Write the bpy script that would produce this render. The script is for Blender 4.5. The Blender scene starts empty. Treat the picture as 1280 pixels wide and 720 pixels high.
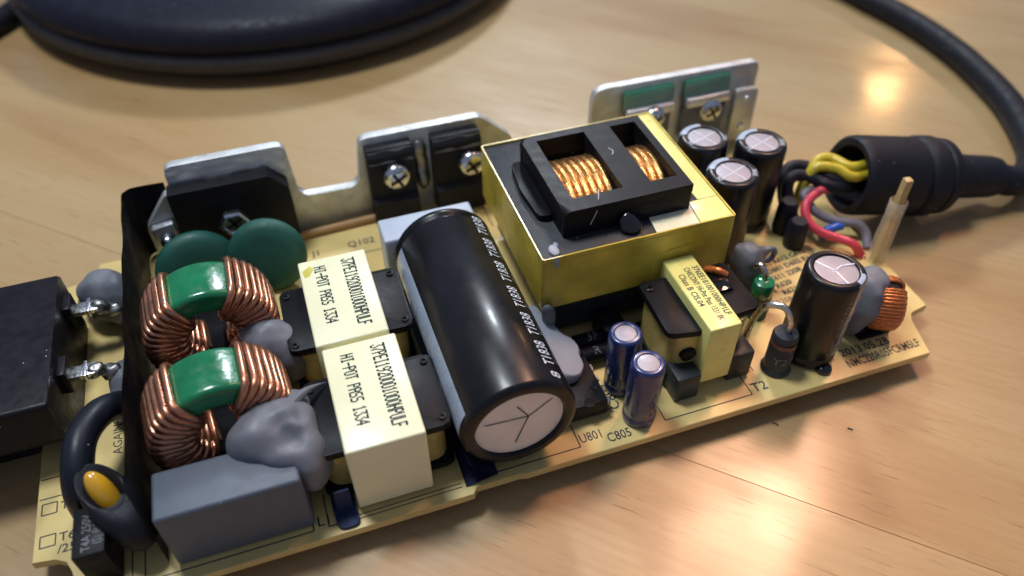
import bpy, bmesh, math, random
from mathutils import Vector, Matrix, noise
random.seed(7)
scene = bpy.context.scene
COL = scene.collection
R = math.radians
PI = math.pi

# ------------------------------------------------------------------ frame of reference
# All lengths below are millimetres in the board's own frame: x along the board, y towards its
# heatsinks, z up from the copper-free top face.  w() turns them into metres, table at z = 0.
TAB = -5.0
def w(p): return Vector(((p[0]-80)*.001, (p[1]-38)*.001, (p[2]-TAB)*.001))
yaw, pit, rol = R(18.236), R(44.845), R(.687)
fw = Vector((math.sin(yaw)*math.cos(pit), math.cos(yaw)*math.cos(pit), -math.sin(pit)))
rt = Vector((math.cos(yaw), -math.sin(yaw), 0)); dn = fw.cross(rt)
rt, dn = rt*math.cos(rol)+dn*math.sin(rol), dn*math.cos(rol)-rt*math.sin(rol)
CAM = Vector((50.6, -66, 112))
def px(u, v, z):
    d = rt*((u-640)/1000)+dn*((v-360)/1000)+fw
    p = CAM+d*((z-CAM.z)/d.z)
    return Vector((p.x, p.y, z))

# ------------------------------------------------------------------ camera
cd = bpy.data.cameras.new('camera'); cam = bpy.data.objects.new('camera', cd); COL.objects.link(cam)
m = Matrix((rt, -dn, -fw)).transposed().to_4x4(); m.translation = w(CAM); cam.matrix_world = m
cd.sensor_width = 36; cd.lens = 28.125; cd.clip_start = .002; cd.clip_end = 20
cd.dof.use_dof = True; cd.dof.focus_distance = .132; cd.dof.aperture_fstop = 13
scene.camera = cam

# ------------------------------------------------------------------ light
wd = bpy.data.worlds.new('World'); scene.world = wd; wd.use_nodes = True
wd.node_tree.nodes['Background'].inputs[0].default_value = (.54, .67, 1.0, 1)
wd.node_tree.nodes['Background'].inputs[1].default_value = .25
def lamp(name, loc, target, size, power, col, shape='DISK', sy=None, spread=None):
    l = bpy.data.lights.new(name, 'AREA'); l.shape = shape; l.size = size*.001
    if sy: l.size_y = sy*.001
    l.energy = power; l.color = col
    if spread: l.spread = R(spread)
    o = bpy.data.objects.new(name, l); COL.objects.link(o)
    o.location = w(loc); d = w(target)-w(loc)
    o.rotation_euler = d.to_track_quat('-Z', 'Y').to_euler()
    return o
lamp('ceiling_lamp', (270, 560, 480), (80, 60, 0), 80, 2.25, (.86, .93, 1.0))
lamp('desk_lamp', (-10, 140, 450), (55, 40, 0), 100, 1.4, (.86, .93, 1.0))
lamp('warm_bulb_far', (212+161*3, 88+154*3, -5+117*3), (212, 88, -5), 36, .26, (1, .52, .20))
lamp('warm_bulb_near', (106+56*3, -18+50*3, -5+117*3), (106, -18, -5), 56, .028, (1, .55, .36), 'RECTANGLE', 130, 26)
vs = scene.view_settings
vs.view_transform = 'Standard'; vs.look = 'None'; vs.gamma = 1; vs.exposure = .1; vs.use_curve_mapping = False

# ------------------------------------------------------------------ materials
def mat(name, col, rough=.5, metal=0, var=.12, vscale=250, bump=0, bscale=1500, coat=0, crough=.1,
        specks=0, trans=0, spec=.5, rvar=.12, aniso=0, alpha=1):
    mm = bpy.data.materials.new(name); mm.use_nodes = True
    nt = mm.node_tree; b = nt.nodes['Principled BSDF']; N = nt.nodes.new; L = nt.links.new
    tc = N('ShaderNodeTexCoord')
    nz = N('ShaderNodeTexNoise'); nz.inputs['Scale'].default_value = vscale; nz.inputs['Detail'].default_value = 5
    L(tc.outputs['Object'], nz.inputs['Vector'])
    mr = N('ShaderNodeMapRange'); mr.inputs[1].default_value = .3; mr.inputs[2].default_value = .7
    mr.inputs[3].default_value = 1-var; mr.inputs[4].default_value = 1+var
    L(nz.outputs[0], mr.inputs[0])
    mx = N('ShaderNodeVectorMath'); mx.operation = 'SCALE'; mx.inputs[0].default_value = col[:3]
    L(mr.outputs[0], mx.inputs['Scale'])
    out = mx.outputs[0]
    if specks:
        vo = N('ShaderNodeTexVoronoi'); vo.inputs['Scale'].default_value = 900; L(tc.outputs['Object'], vo.inputs['Vector'])
        lt = N('ShaderNodeMath'); lt.operation = 'LESS_THAN'; lt.inputs[1].default_value = .11; L(vo.outputs['Distance'], lt.inputs[0])
        sp = N('ShaderNodeSeparateColor'); L(vo.outputs['Color'], sp.inputs[0])
        l2 = N('ShaderNodeMath'); l2.operation = 'LESS_THAN'; l2.inputs[1].default_value = specks; L(sp.outputs[0], l2.inputs[0])
        mu = N('ShaderNodeMath'); mu.operation = 'MULTIPLY'; L(lt.outputs[0], mu.inputs[0]); L(l2.outputs[0], mu.inputs[1])
        mc = N('ShaderNodeMix'); mc.data_type = 'RGBA'; mc.inputs['B'].default_value = (.42, .42, .42, 1)
        L(mu.outputs[0], mc.inputs['Factor']); L(out, mc.inputs['A']); out = mc.outputs['Result']
    L(out, b.inputs['Base Color'])
    r2 = N('ShaderNodeMapRange'); r2.inputs[1].default_value = .3; r2.inputs[2].default_value = .7
    r2.inputs[3].default_value = max(.03, rough-rvar); r2.inputs[4].default_value = min(1, rough+rvar)
    n2 = N('ShaderNodeTexNoise'); n2.inputs['Scale'].default_value = vscale*2.3; n2.inputs['Detail'].default_value = 4
    L(tc.outputs['Object'], n2.inputs['Vector']); L(n2.outputs[0], r2.inputs[0]); L(r2.outputs[0], b.inputs['Roughness'])
    b.inputs['Metallic'].default_value = metal
    b.inputs['Specular IOR Level'].default_value = spec
    if coat: b.inputs['Coat Weight'].default_value = coat; b.inputs['Coat Roughness'].default_value = crough
    if trans: b.inputs['Transmission Weight'].default_value = trans
    if alpha < 1: b.inputs['Alpha'].default_value = alpha
    if bump:
        n3 = N('ShaderNodeTexNoise'); n3.inputs['Scale'].default_value = bscale; n3.inputs['Detail'].default_value = 3
        L(tc.outputs['Object'], n3.inputs['Vector'])
        bp = N('ShaderNodeBump'); bp.inputs['Strength'].default_value = bump; bp.inputs['Distance'].default_value = .0002
        L(n3.outputs[0], bp.inputs['Height']); L(bp.outputs[0], b.inputs['Normal'])
    return mm
M = dict(
    pcb=mat('board_laminate', (.70, .52, .19), .42, var=.17, vscale=70, bump=.15, bscale=3000, coat=.15, crough=.25),
    ink=mat('silkscreen_ink', (.035, .035, .04), .6, var=.3, vscale=900),
    labink=mat('label_ink', (.012, .035, .03), .6),
    whiteink=mat('sleeve_print', (.66, .71, .78), .5),
    fadeink=mat('faded_print', (.17, .17, .18), .5),
    black=mat('black_plastic', (.009, .009, .011), .42, spec=.13, rvar=.04, var=.15, bump=.04, bscale=3500, specks=.02),
    satin=mat('satin_black_rubber', (.011, .012, .017), .52, spec=.24, var=.2, bump=.3, bscale=4000, specks=.04),
    inlet=mat('inlet_plastic', (.014, .012, .016), .38, spec=.15, var=.2, bump=.06, bscale=1800, specks=.05),
    gloss=mat('gloss_black_resin', (.006, .006, .007), .08, rvar=.04, coat=.5),
    sleeve=mat('black_shrink_sleeve', (.008, .008, .010), .31, spec=.32, var=.2, rvar=.04, coat=.08, crough=.12, bump=.02, bscale=300),
    bluesleeve=mat('blue_shrink_sleeve', (.013, .028, .125), .27, rvar=.08, coat=.5, crough=.15, bump=.1, bscale=700),
    greystripe=mat('grey_sleeve_stripe', (.24, .24, .25), .3, coat=.4),
    palestripe=mat('pale_sleeve_stripe', (.40, .47, .58), .3, coat=.4),
    sheet=mat('black_insulating_sheet', (.010, .012, .019), .42, var=.2, vscale=120, bump=.2, bscale=200, spec=.3, specks=.02),
    bluesheet=mat('dark_blue_sheet', (.020, .030, .075), .55, spec=.2, var=.2, bump=.2, bscale=300),
    alu=mat('aluminium', (.70, .72, .76), .45, .85, var=.10, vscale=500, bump=.2, bscale=2500),
    aludull=mat('dull_aluminium', (.60, .61, .60), .55, .75, var=.16, vscale=300, bump=.25, bscale=1800),
    canend=mat('can_end_aluminium', (.34, .33, .37), .55, .5, var=.05, bump=.08, bscale=2500),
    canmatt=mat('matt_can_end', (.84, .79, .74), .55, .1, var=.05, bump=.08, bscale=2500),
    steel=mat('screw_steel', (.64, .65, .67), .24, 1, var=.15, vscale=900),
    pin=mat('tinned_lead', (.60, .60, .60), .3, 1, var=.15, vscale=900),
    darklead=mat('dull_lead', (.26, .25, .24), .4, .9, var=.25, vscale=600),
    copper=mat('enamelled_copper', (.52, .225, .125), .31, .85, var=.20, vscale=400, rvar=.08, coat=.6, crough=.18),
    goldcopper=mat('bright_copper_strand', (.66, .36, .13), .33, .9, var=.20, vscale=700, bump=.5, bscale=2500),
    orangewire=mat('orange_enamel_wire', (.52, .15, .035), .3, .5, var=.2, coat=.5),
    green=mat('green_core_coating', (.006, .17, .062), .26, var=.18, rvar=.12, bump=.6, bscale=420, coat=.4, crough=.1),
    disc=mat('dark_green_lacquer', (.012, .088, .062), .58, var=.14, bump=.15, bscale=800),
    ltgreen=mat('green_pad', (.035, .21, .12), .5),
    grey=mat('grey_film_box', (.098, .118, .150), .50, var=.02, rvar=.04, bump=.25, bscale=4000, specks=.02),
    lgrey=mat('light_grey_film_box', (.46, .51, .60), .42, var=.05, bump=.2, bscale=4000),
    glue=mat('grey_silicone', (.155, .160, .180), .50, rvar=.10, var=.07, bump=.12, bscale=700, spec=.45),
    gluecut=mat('grey_silicone_cut', (.32, .335, .38), .55, var=.06, bump=.2, bscale=500),
    label=mat('cream_label', (.88, .85, .55), .38, var=.035, vscale=120, bump=.1, bscale=300, coat=.2, crough=.2),
    ylabel=mat('yellow_green_label', (.82, .78, .25), .36, var=.05, bump=.12, bscale=400, coat=.3, crough=.2),
    stain=mat('yellow_marker', (.72, .60, .06), .5, var=.15, alpha=.75),
    tape=mat('yellow_polyester_tape', (.64, .47, .055), .36, var=.30, vscale=130, rvar=.12, bump=.5, bscale=170, coat=.25, crough=.2),
    paletape=mat('pale_tape', (.90, .86, .60), .34, var=.05, coat=.3),
    wound=mat('tape_wound_coil', (.55, .42, .13), .33, var=.22, vscale=220, bump=.5, bscale=260, coat=.3),
    ferrite=mat('ferrite', (.028, .032, .036), .46, spec=.35, var=.2, bump=.2, bscale=1500, specks=.04),
    epoxy=mat('package_epoxy', (.011, .011, .013), .5, spec=.2, var=.2, bump=.25, bscale=3500),
    yellow=mat('yellow_lacquer', (.72, .36, .02), .24, var=.06, coat=.5),
    yellowwire=mat('yellow_wire_insulation', (.56, .44, .030), .36, var=.06),
    redwire=mat('red_wire_insulation', (.62, .055, .085), .36, var=.06),
    greywire=mat('grey_wire_insulation', (.18, .18, .21), .4),
    bluewire=mat('blue_wire_insulation', (.02, .12, .50), .36),
    brown=mat('brown_strip', (.42, .23, .09), .5, var=.15),
    amber=mat('amber_stick', (.56, .40, .17), .38, var=.18, vscale=400, bump=.3, bscale=600),
    clear=mat('clear_film', (.85, .86, .86), .10, var=.05, bump=.5, bscale=260, alpha=.18, coat=1, crough=.08),
    cleartube=mat('clear_tube', (.80, .72, .55), .15, var=.05, bump=.3, bscale=500, alpha=.35, coat=1),
    band=mat('component_band', (.30, .30, .32), .45),
    brownband=mat('component_brown_band', (.14, .06, .04), .45),
    white=mat('white_box', (.72, .75, .82), .42, var=.03),
    disc_top=mat('round_base_shell', (.010, .011, .019), .5, var=.2, spec=.2, specks=.01),
    disc_low=mat('round_base_skirt', (.030, .026, .024), .55, var=.2),  # brownish tint puts the table's reflection into the skirt colour
    crumb=mat('dark_crumb', (.02, .018, .015), .6),
    frost=mat('fine_hair', (.60, .60, .62), .4),
)
def wood():
    mm = bpy.data.materials.new('varnished_pine'); mm.use_nodes = True
    nt = mm.node_tree; b = nt.nodes['Principled BSDF']; N = nt.nodes.new; L = nt.links.new
    tc = N('ShaderNodeTexCoord'); oi = N('ShaderNodeObjectInfo')
    mp = N('ShaderNodeMapping'); mp.inputs['Rotation'].default_value = (0, 0, R(43.3))   # grain runs diagonally under the board
    L(tc.outputs['Object'], mp.inputs['Vector'])
    ad = N('ShaderNodeVectorMath'); ad.operation = 'ADD'
    sc = N('ShaderNodeVectorMath'); sc.operation = 'SCALE'; sc.inputs[0].default_value = (3.1, 1.7, 0)
    L(oi.outputs['Random'], sc.inputs['Scale']); L(mp.outputs[0], ad.inputs[0]); L(sc.outputs[0], ad.inputs[1])
    def nz(sx, sy, det=6, dist=0, rough=.55):
        q = N('ShaderNodeMapping'); q.inputs['Scale'].default_value = (sx, sy, 1); L(ad.outputs[0], q.inputs['Vector'])
        n = N('ShaderNodeTexNoise'); n.inputs['Scale'].default_value = 1; n.inputs['Detail'].default_value = det
        n.inputs['Roughness'].default_value = rough; n.inputs['Distortion'].default_value = dist
        L(q.outputs[0], n.inputs['Vector']); return n
    big = nz(5, 38, 4, .8); fine = nz(60, 900, 5); cloud = nz(9, 14, 3); pore = nz(130, 1900, 2)
    r1 = N('ShaderNodeValToRGB'); e = r1.color_ramp.elements
    e[0].position = .30; e[0].color = (.38, .220, .085, 1); e[1].position = .68; e[1].color = (.50, .345, .165, 1)
    k = e.new(.45); k.color = (.455, .295, .128, 1)
    L(big.outputs[0], r1.inputs[0])
    def mixc(a, fac, colr, mode='MULTIPLY'):
        q = N('ShaderNodeMix'); q.data_type = 'RGBA'; q.blend_type = mode; q.inputs['B'].default_value = colr
        L(fac, q.inputs['Factor']); L(a, q.inputs['A']); return q.outputs['Result']
    def rng(s, a, b2, c=0, d=1):
        q = N('ShaderNodeMapRange'); q.inputs[1].default_value = a; q.inputs[2].default_value = b2
        q.inputs[3].default_value = c; q.inputs[4].default_value = d; L(s, q.inputs[0]); return q.outputs[0]
    c = mixc(r1.outputs[0], rng(fine.outputs[0], .42, .75, 0, .30), (.74, .60, .47, 1))
    c = mixc(c, rng(cloud.outputs[0], .48, .70, 0, .55), (.95, .79, .58, 1))
    c = mixc(c, rng(pore.outputs[0], .63, .74, 0, .6), (.45, .34, .26, 1))
    c = mixc(c, rng(oi.outputs['Random'], 0, 1, 0, .22), (.88, .80, .74, 1))
    L(c, b.inputs['Base Color'])
    L(rng(fine.outputs[0], .3, .7, .40, .56), b.inputs['Roughness'])
    b.inputs['Coat Weight'].default_value = .55; sm_ = nz(25, 60, 5); L(rng(sm_.outputs[0], .35, .68, .10, .27), b.inputs['Coat Roughness'])
    bp = N('ShaderNodeBump'); bp.inputs['Strength'].default_value = .10; bp.inputs['Distance'].default_value = .0003
    L(fine.outputs[0], bp.inputs['Height']); L(bp.outputs[0], b.inputs['Normal'])
    return mm
M['wood'] = wood()

# ------------------------------------------------------------------ mesh helpers (millimetres in, metres out)
def obj(name, bm, m_, parent=None, smooth=True, label=None, cat=None, kind=None, group=None, angle=35):
    for v in bm.verts: v.co = w(v.co)
    bmesh.ops.recalc_face_normals(bm, faces=bm.faces[:])
    me = bpy.data.meshes.new(name); bm.to_mesh(me); bm.free()
    return link(name, me, m_, parent, smooth, label, cat, kind, group, angle)
def link(name, me, m_, parent=None, smooth=True, label=None, cat=None, kind=None, group=None, angle=35):
    if m_ is not None: me.materials.clear(); me.materials.append(M[m_])
    if smooth: me.shade_smooth(); me.set_sharp_from_angle(angle=R(angle))
    o = bpy.data.objects.new(name, me); COL.objects.link(o)
    if parent: o.parent = parent
    for k, v in (('label', label), ('category', cat), ('kind', kind), ('group', group)):
        if v: o[k] = v
    return o
def box(bm, x0, x1, y0, y1, z0, z1, bev=0, seg=2, top=None):
    r = bmesh.ops.create_cube(bm, size=1); vs_ = r['verts']
    for v in vs_:
        tx = (1 if v.co.x > 0 else -1); ty = (1 if v.co.y > 0 else -1); up = v.co.z > 0
        v.co = Vector((x0 if tx < 0 else x1, y0 if ty < 0 else y1, z1 if up else z0))
        if top and up: v.co.x -= tx*top; v.co.y -= ty*top
    if bev:
        es = list({e for v in vs_ for e in v.link_edges})
        bmesh.ops.bevel(bm, geom=es, offset=bev, segments=seg, affect='EDGES', profile=.5)
    return bm
def prism(bm, pts, axis, a, b, bev=0, seg=2, bevall=True):
    """polygon extruded along an axis; pts are the two other coordinates in order"""
    def P(p, t): return (p[0], p[1], t) if axis == 'z' else (p[0], t, p[1]) if axis == 'y' else (t, p[0], p[1])
    va = [bm.verts.new(P(p, a)) for p in pts]; vb = [bm.verts.new(P(p, b)) for p in pts]
    n = len(pts); fs = [bm.faces.new(va), bm.faces.new(vb[::-1])]
    for i in range(n): fs.append(bm.faces.new((va[i], vb[i], vb[(i+1) % n], va[(i+1) % n])))
    if bev:
        es = list({e for f in (fs[0], fs[1]) for e in f.edges})
        bmesh.ops.bevel(bm, geom=es, offset=bev, segments=seg, affect='EDGES', profile=.5)
    return bm
def roundpoly(pts, rad, n=5):
    out = []; N = len(pts); rads = rad if isinstance(rad, (list, tuple)) else [rad]*N
    for i in range(N):
        p, a, b = Vector(pts[i]), Vector(pts[i-1]), Vector(pts[(i+1) % N]); r = rads[i]
        if r <= 0: out.append(tuple(p)); continue
        da, db = (a-p), (b-p); r_ = min(r, da.length*.48, db.length*.48)
        s, e = p+da.normalized()*r_, p+db.normalized()*r_
        for k in range(n+1):
            t = k/n; out.append(tuple((s*(1-t)+p*t)*(1-t)+(p*(1-t)+e*t)*t))
    return out
def tube(bm, pts, r, n=10, caps=True, flat=1.0, closed=False):
    pts = [Vector(p) for p in pts]; rs = r if isinstance(r, (list, tuple)) else [r]*len(pts)
    L = len(pts); tan = []
    for i in range(L):
        a = pts[i-1] if (i or closed) else pts[0]; b = pts[(i+1) % L] if (i < L-1 or closed) else pts[-1]
        tan.append((b-a).normalized())
    up = Vector((0, 0, 1)) if abs(tan[0].z) < .9 else Vector((0, 1, 0))
    nrm = (up-tan[0]*up.dot(tan[0])).normalized(); rings = []
    for i in range(L):
        nrm = (nrm-tan[i]*nrm.dot(tan[i])).normalized(); bi = tan[i].cross(nrm)
        rings.append([bm.verts.new(pts[i]+(nrm*math.cos(2*PI*k/n)*flat+bi*math.sin(2*PI*k/n))*rs[i]) for k in range(n)])
    for i in range(L if closed else L-1):
        a, b = rings[i], rings[(i+1) % L]
        for k in range(n): bm.faces.new((a[k], a[(k+1) % n], b[(k+1) % n], b[k]))
    if caps and not closed: bm.faces.new(rings[0][::-1]); bm.faces.new(rings[-1])
    return bm
def spline(cp, n=8):
    cp = [Vector(p) for p in cp]; q = [cp[0]*2-cp[1]]+cp+[cp[-1]*2-cp[-2]]; out = []
    for i in range(1, len(q)-2):
        for k in range(n):
            t = k/n; a, b, c, d = q[i-1:i+3]
            out.append(.5*((2*b)+(c-a)*t+(2*a-5*b+4*c-d)*t*t+(3*b-a-3*c+d)*t**3))
    out.append(q[-2]); return out
def frame(axis):
    a = Vector(axis).normalized(); h = Vector((1, 0, 0)) if abs(a.x) < .8 else Vector((0, 0, 1))
    x = (h-a*h.dot(a)).normalized(); return x, a.cross(x), a
def lathe(bm, prof, c, axis=(0, 0, 1), n=40, a0=0, a1=2*PI):
    """profile of (radius, height along the axis) from the base point c"""
    x, y, a = frame(axis); c = Vector(c); full = abs(a1-a0-2*PI) < 1e-6; cols = []
    m_ = n if full else n+1
    for i in range(m_):
        t = a0+(a1-a0)*i/n; d = x*math.cos(t)+y*math.sin(t)
        cols.append([bm.verts.new(c+a*h+d*r) if r > 1e-6 or i == 0 else None for r, h in prof])
    for i in range(m_):
        for j, (r, h) in enumerate(prof):
            if cols[i][j] is None: cols[i][j] = cols[0][j]
    for i in range(n):
        A, B_ = cols[i], cols[(i+1) % m_]
        for j in range(len(prof)-1):
            q = []
            for v in (A[j], A[j+1], B_[j+1], B_[j]):
                if v not in q: q.append(v)
            if len(q) > 2: bm.faces.new(q)
    return bm
def new(): return bmesh.new()
def blob(name, balls, m_, parent, label=None, vox=.45, amp=.25, freq=.35, smooth=18, dents=(), cut=None):
    """silicone glue: several ellipsoids fused by a voxel remesh, softened and roughened"""
    bm = bmesh.new()
    for b in balls:
        r = b[3] if isinstance(b[3], (tuple, list)) else (b[3],)*3
        s = bmesh.ops.create_icosphere(bm, subdivisions=3, radius=1)
        for v in s['verts']: v.co = Vector((b[0]+v.co.x*r[0], b[1]+v.co.y*r[1], b[2]+v.co.z*r[2]))
    me = bpy.data.meshes.new(name); bm.to_mesh(me); bm.free()
    t = bpy.data.objects.new('tmp', me); COL.objects.link(t)
    md = t.modifiers.new('r', 'REMESH'); md.mode = 'VOXEL'; md.voxel_size = vox
    sm = t.modifiers.new('s', 'SMOOTH'); sm.iterations = smooth; sm.factor = .6
    dg = bpy.context.evaluated_depsgraph_get(); dg.update()
    out = bpy.data.meshes.new_from_object(t.evaluated_get(dg))
    bpy.data.objects.remove(t); bpy.data.meshes.remove(me)
    bm = bmesh.new(); bm.from_mesh(out); bpy.data.meshes.remove(out)
    bm.normal_update()
    for v in bm.verts:
        k = noise.noise(v.co*freq)*amp*1.5+noise.noise(v.co*freq*2.7)*amp*.2
        v.co += v.normal*k
        for dc, dr, dd in dents:
            q = (v.co-Vector(dc)).length/dr
            if q < 1: v.co -= v.normal*dd*(1-q*q)**2
        if cut:
            d = (v.co-Vector(cut[0])).dot(Vector(cut[1]).normalized())
            if d > 0: v.co -= Vector(cut[1]).normalized()*d*.97
    return obj(name, bm, m_, parent, label=label, angle=60)
def text(name, s, size, org, xd, yd, m_, parent, width=1.0, align='LEFT', wrap=None, shear=0, lift=.04, bold=0, squash=None):
    """lettering as flat geometry; wrap maps (x, y) on the text plane to a point on a curved surface"""
    cu = bpy.data.curves.new('t', 'FONT'); cu.body = s; cu.size = 1.4; cu.align_x = align; cu.shear = shear
    cu.resolution_u = 2; cu.offset = bold
    t = bpy.data.objects.new('tmp', cu); COL.objects.link(t)
    dg = bpy.context.evaluated_depsgraph_get(); dg.update()
    me = bpy.data.meshes.new_from_object(t.evaluated_get(dg))
    bpy.data.objects.remove(t); bpy.data.curves.remove(cu)
    if not me.vertices: return None
    xd, yd = Vector(xd).normalized(), Vector(yd).normalized(); n = xd.cross(yd); org = Vector(org)
    xs = [v.co.x for v in me.vertices]; k = size
    if squash: k2 = squash/(max(xs)-min(xs))
    for v in me.vertices:
        x, y = v.co.x*(k2 if squash else k*width), v.co.y*k
        v.co = w(wrap(x, y) if wrap else org+xd*x+yd*y+n*lift)
    return link(name, me, m_, parent, smooth=False)
ROWS = {'H': (17,17,17,31,17,17,17), 'I': (14,4,4,4,4,4,14), '-': (0,0,0,31,0,0,0), 'P': (30,17,17,30,16,16,16),
        'O': (14,17,17,17,17,17,14), 'T': (31,4,4,4,4,4,4), 'A': (14,17,17,31,17,17,17), 'S': (15,16,16,14,1,1,30),
        '1': (4,12,4,4,4,4,14), '3': (31,2,4,2,1,17,14), '4': (2,6,10,18,31,2,2), '7': (31,1,2,4,8,8,8),
        'E': (31,16,16,30,16,16,31), '9': (14,17,17,15,1,2,12), '2': (14,17,1,2,4,8,31), '0': (14,17,17,17,17,17,14),
        'U': (17,17,17,17,17,17,14), 'L': (16,16,16,16,16,16,31), 'F': (31,16,16,30,16,16,16), ' ': (0,)*7, 'C': (14,17,16,16,16,17,14)}
def dots(name, s, length, height, org, xd, yd, m_, parent):
    bm = new(); xd, yd, org = Vector(xd), Vector(yd), Vector(org); n = xd.cross(yd)
    pw = length/(len(s)*6); ph = height/7
    for i, ch in enumerate(s):
        for r, bits in enumerate(ROWS[ch]):
            for c in range(5):
                if bits >> (4-c) & 1:
                    p = org+xd*((i*6+c)*pw)+yd*((6-r)*ph+random.uniform(-.02, .02))+n*.05
                    a, b = xd*pw*.74, yd*ph*.50
                    bm.faces.new([bm.verts.new(p-a-b), bm.verts.new(p+a-b), bm.verts.new(p+a+b), bm.verts.new(p-a+b)])
    return obj(name, bm, m_, parent, smooth=False)

# ------------------------------------------------------------------ the table (structure): planks with a grain at 45 degrees to the board
gd = Vector((.727, -.686, 0)); gn = Vector((.686, .727, 0))
bm = new()
c0 = [gd*a+gn*b for a, b in ((-1500, -900), (1500, -900), (1500, 1300), (-1500, 1300))]
prism(bm, [(c.x, c.y) for c in c0], 'z', TAB-24, TAB-4.2)
table = obj('tabletop', bm, 'wood', None, smooth=False, kind='structure')
edges = [-900, -560, -290, -22, 67.8, 262, 370, 470, 700, 1000, 1300]
for a, b in zip(edges[:-1], edges[1:]):
    bm = new(); pts = [gd*s+gn*t for s, t in ((-1500, a+.03), (1500, a+.03), (1500, b-.03), (-1500, b-.03))]
    prism(bm, [(p.x, p.y) for p in pts], 'z', TAB-4, TAB, bev=.05, seg=1)
    obj('plank', bm, 'wood', table, smooth=False)

# ------------------------------------------------------------------ round black base in the background
rb = bpy.data.objects.new('round_base', None); COL.objects.link(rb); rb.location = w((62, 227, TAB))
rb['label'] = 'large round black plastic base lying on the wooden table behind the board'; rb['category'] = 'round base'
def under(o, e):
    o.parent = e; o.matrix_parent_inverse = Matrix.Translation(-e.location); return o
bm = new(); lathe(bm, [(0, 15.5), (60, 15.2), (74, 14.4), (80, 13.2), (83.2, 11.2), (84.6, 8.6), (84.8, 6.6), (84.0, 5.4), (82, 5.0), (0, 5.0)], (62, 227, 0), n=128)
under(obj('top_shell', bm, 'disc_top', angle=50), rb)
bm = new(); lathe(bm, [(0, 4.9), (82.5, 4.9), (84.2, 4.2), (85.2, 2.5), (84.8, .3), (82, -2), (79, -3.4), (78, TAB+.02), (0, TAB+.02)], (62, 227, 0), n=128)
under(obj('skirt', bm, 'disc_low', angle=50), rb)
bm = new(); tube(bm, spline([(-60, 150, -1.6), (-42, 182, -1.6), (-24, 205, -1.6), (-10, 226, 2), (4, 243, 18), (14, 252, 18.9), (40, 262, 18.9)], 10), 3.3, 16)
obj('black_cord', bm, 'satin', None, label='black cord running off the edge of the round base', cat='cord')

# ------------------------------------------------------------------ the power supply: one thing, its components are parts
PS = bpy.data.objects.new('power_supply_board', None); COL.objects.link(PS); PS.location = (0, 0, 0)
PS['label'] = 'opened power supply circuit board crowded with components on the wooden table'; PS['category'] = 'circuit board'
out = [(7.2, 0), (8, -.7), (64, -.7), (65.5, -.7), (66.2, .5), (73.5, .5), (74.5, 0), (152.6, 0), (154.6, 8.0), (155.6, 9.4), (157, 9.9), (159.9, 10.1), (160, 11),
       (160, 70), (154, 71), (153, 75.5), (8, 75.5), (7, 71), (0, 70), (0, 9.4), (3.3, 9.2), (5.0, 8.2), (5.9, 6.2)]
bm = new(); prism(bm, out, 'z', -1.6, 0, bev=.12, seg=1)
pcb = obj('circuit_board', bm, 'pcb', PS, label='yellow printed circuit board with black silkscreen lettering', angle=30)
# solder pins that hold the board off the table
bm = new()
for i in range(120):
    x, y = random.uniform(8, 151), random.uniform(3, 73)
    lathe(bm, [(1.1, -1.65), (.6, -2.4), (.35, -3.2), (.3, TAB+.05 if i % 6 == 0 else -4.2), (0, TAB+.05 if i % 6 == 0 else -4.2)], (x, y, 0), n=6)
obj('solder_joints', bm, 'pin', pcb, kind='stuff')
def lines(segs, wd=.22, name='silkscreen_line'):
    bm = new()
    for a, b in segs:
        a, b = Vector((*a, .03)), Vector((*b, .03)); d = (b-a).normalized(); n = Vector((-d.y, d.x, 0))*wd/2
        bm.faces.new([bm.verts.new(p) for p in (a-n, b-n, b+n, a+n)])
    return obj(name, bm, 'ink', pcb, smooth=False)
def rect(x0, y0, x1, y1): return [((x0, y0), (x1, y0)), ((x1, y0), (x1, y1)), ((x1, y1), (x0, y1)), ((x0, y1), (x0, y0))]
lines([((100.2, 2.2), (117, 2.2)), ((100.2, 2.2), (100.2, 24)), ((117, 2.2), (117, 10))])
lines([((66, 1.9), (84.6, 1.9)), ((84.6, 1.9), (84.6, 6.5))])
lines([((17, 1.1), (40.5, 1.1)), ((40.5, 1.1), (40.5, 6))]); lines([((42.8, 1.1), (42.8, 7)), ((42.8, 1.1), (46, 1.1))])
lines([((46.5, .9), (64, 1.1))], .16); lines([((46.5, 1.6), (64, 1.8))], .16)
lines([((91.5, 8.9), (92.6, 8.9))])
lines([((118.6, 9.5), (121.5, 9.5))], .18); lines([((120, 8), (120, 11))], .18)
for q in (rect(.8, 17.4, 3.0, 19.4), rect(.9, 11.6, 3.1, 13.6), [((.3, 20.4), (8, 20.4))], [((.3, 24.2), (8, 24.2))]): lines(q, .2)
lines([((16, 1.2), (16, 9))], .2); lines([((14.2, .6), (14.2, 9))], .2)
lines([((88, 60), (88, 70))]); lines([((66.5, 61), (66.5, 66)), ((57, 61), (66.5, 61))])
X, Y_ = (1, 0, 0), (0, 1, 0)
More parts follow.
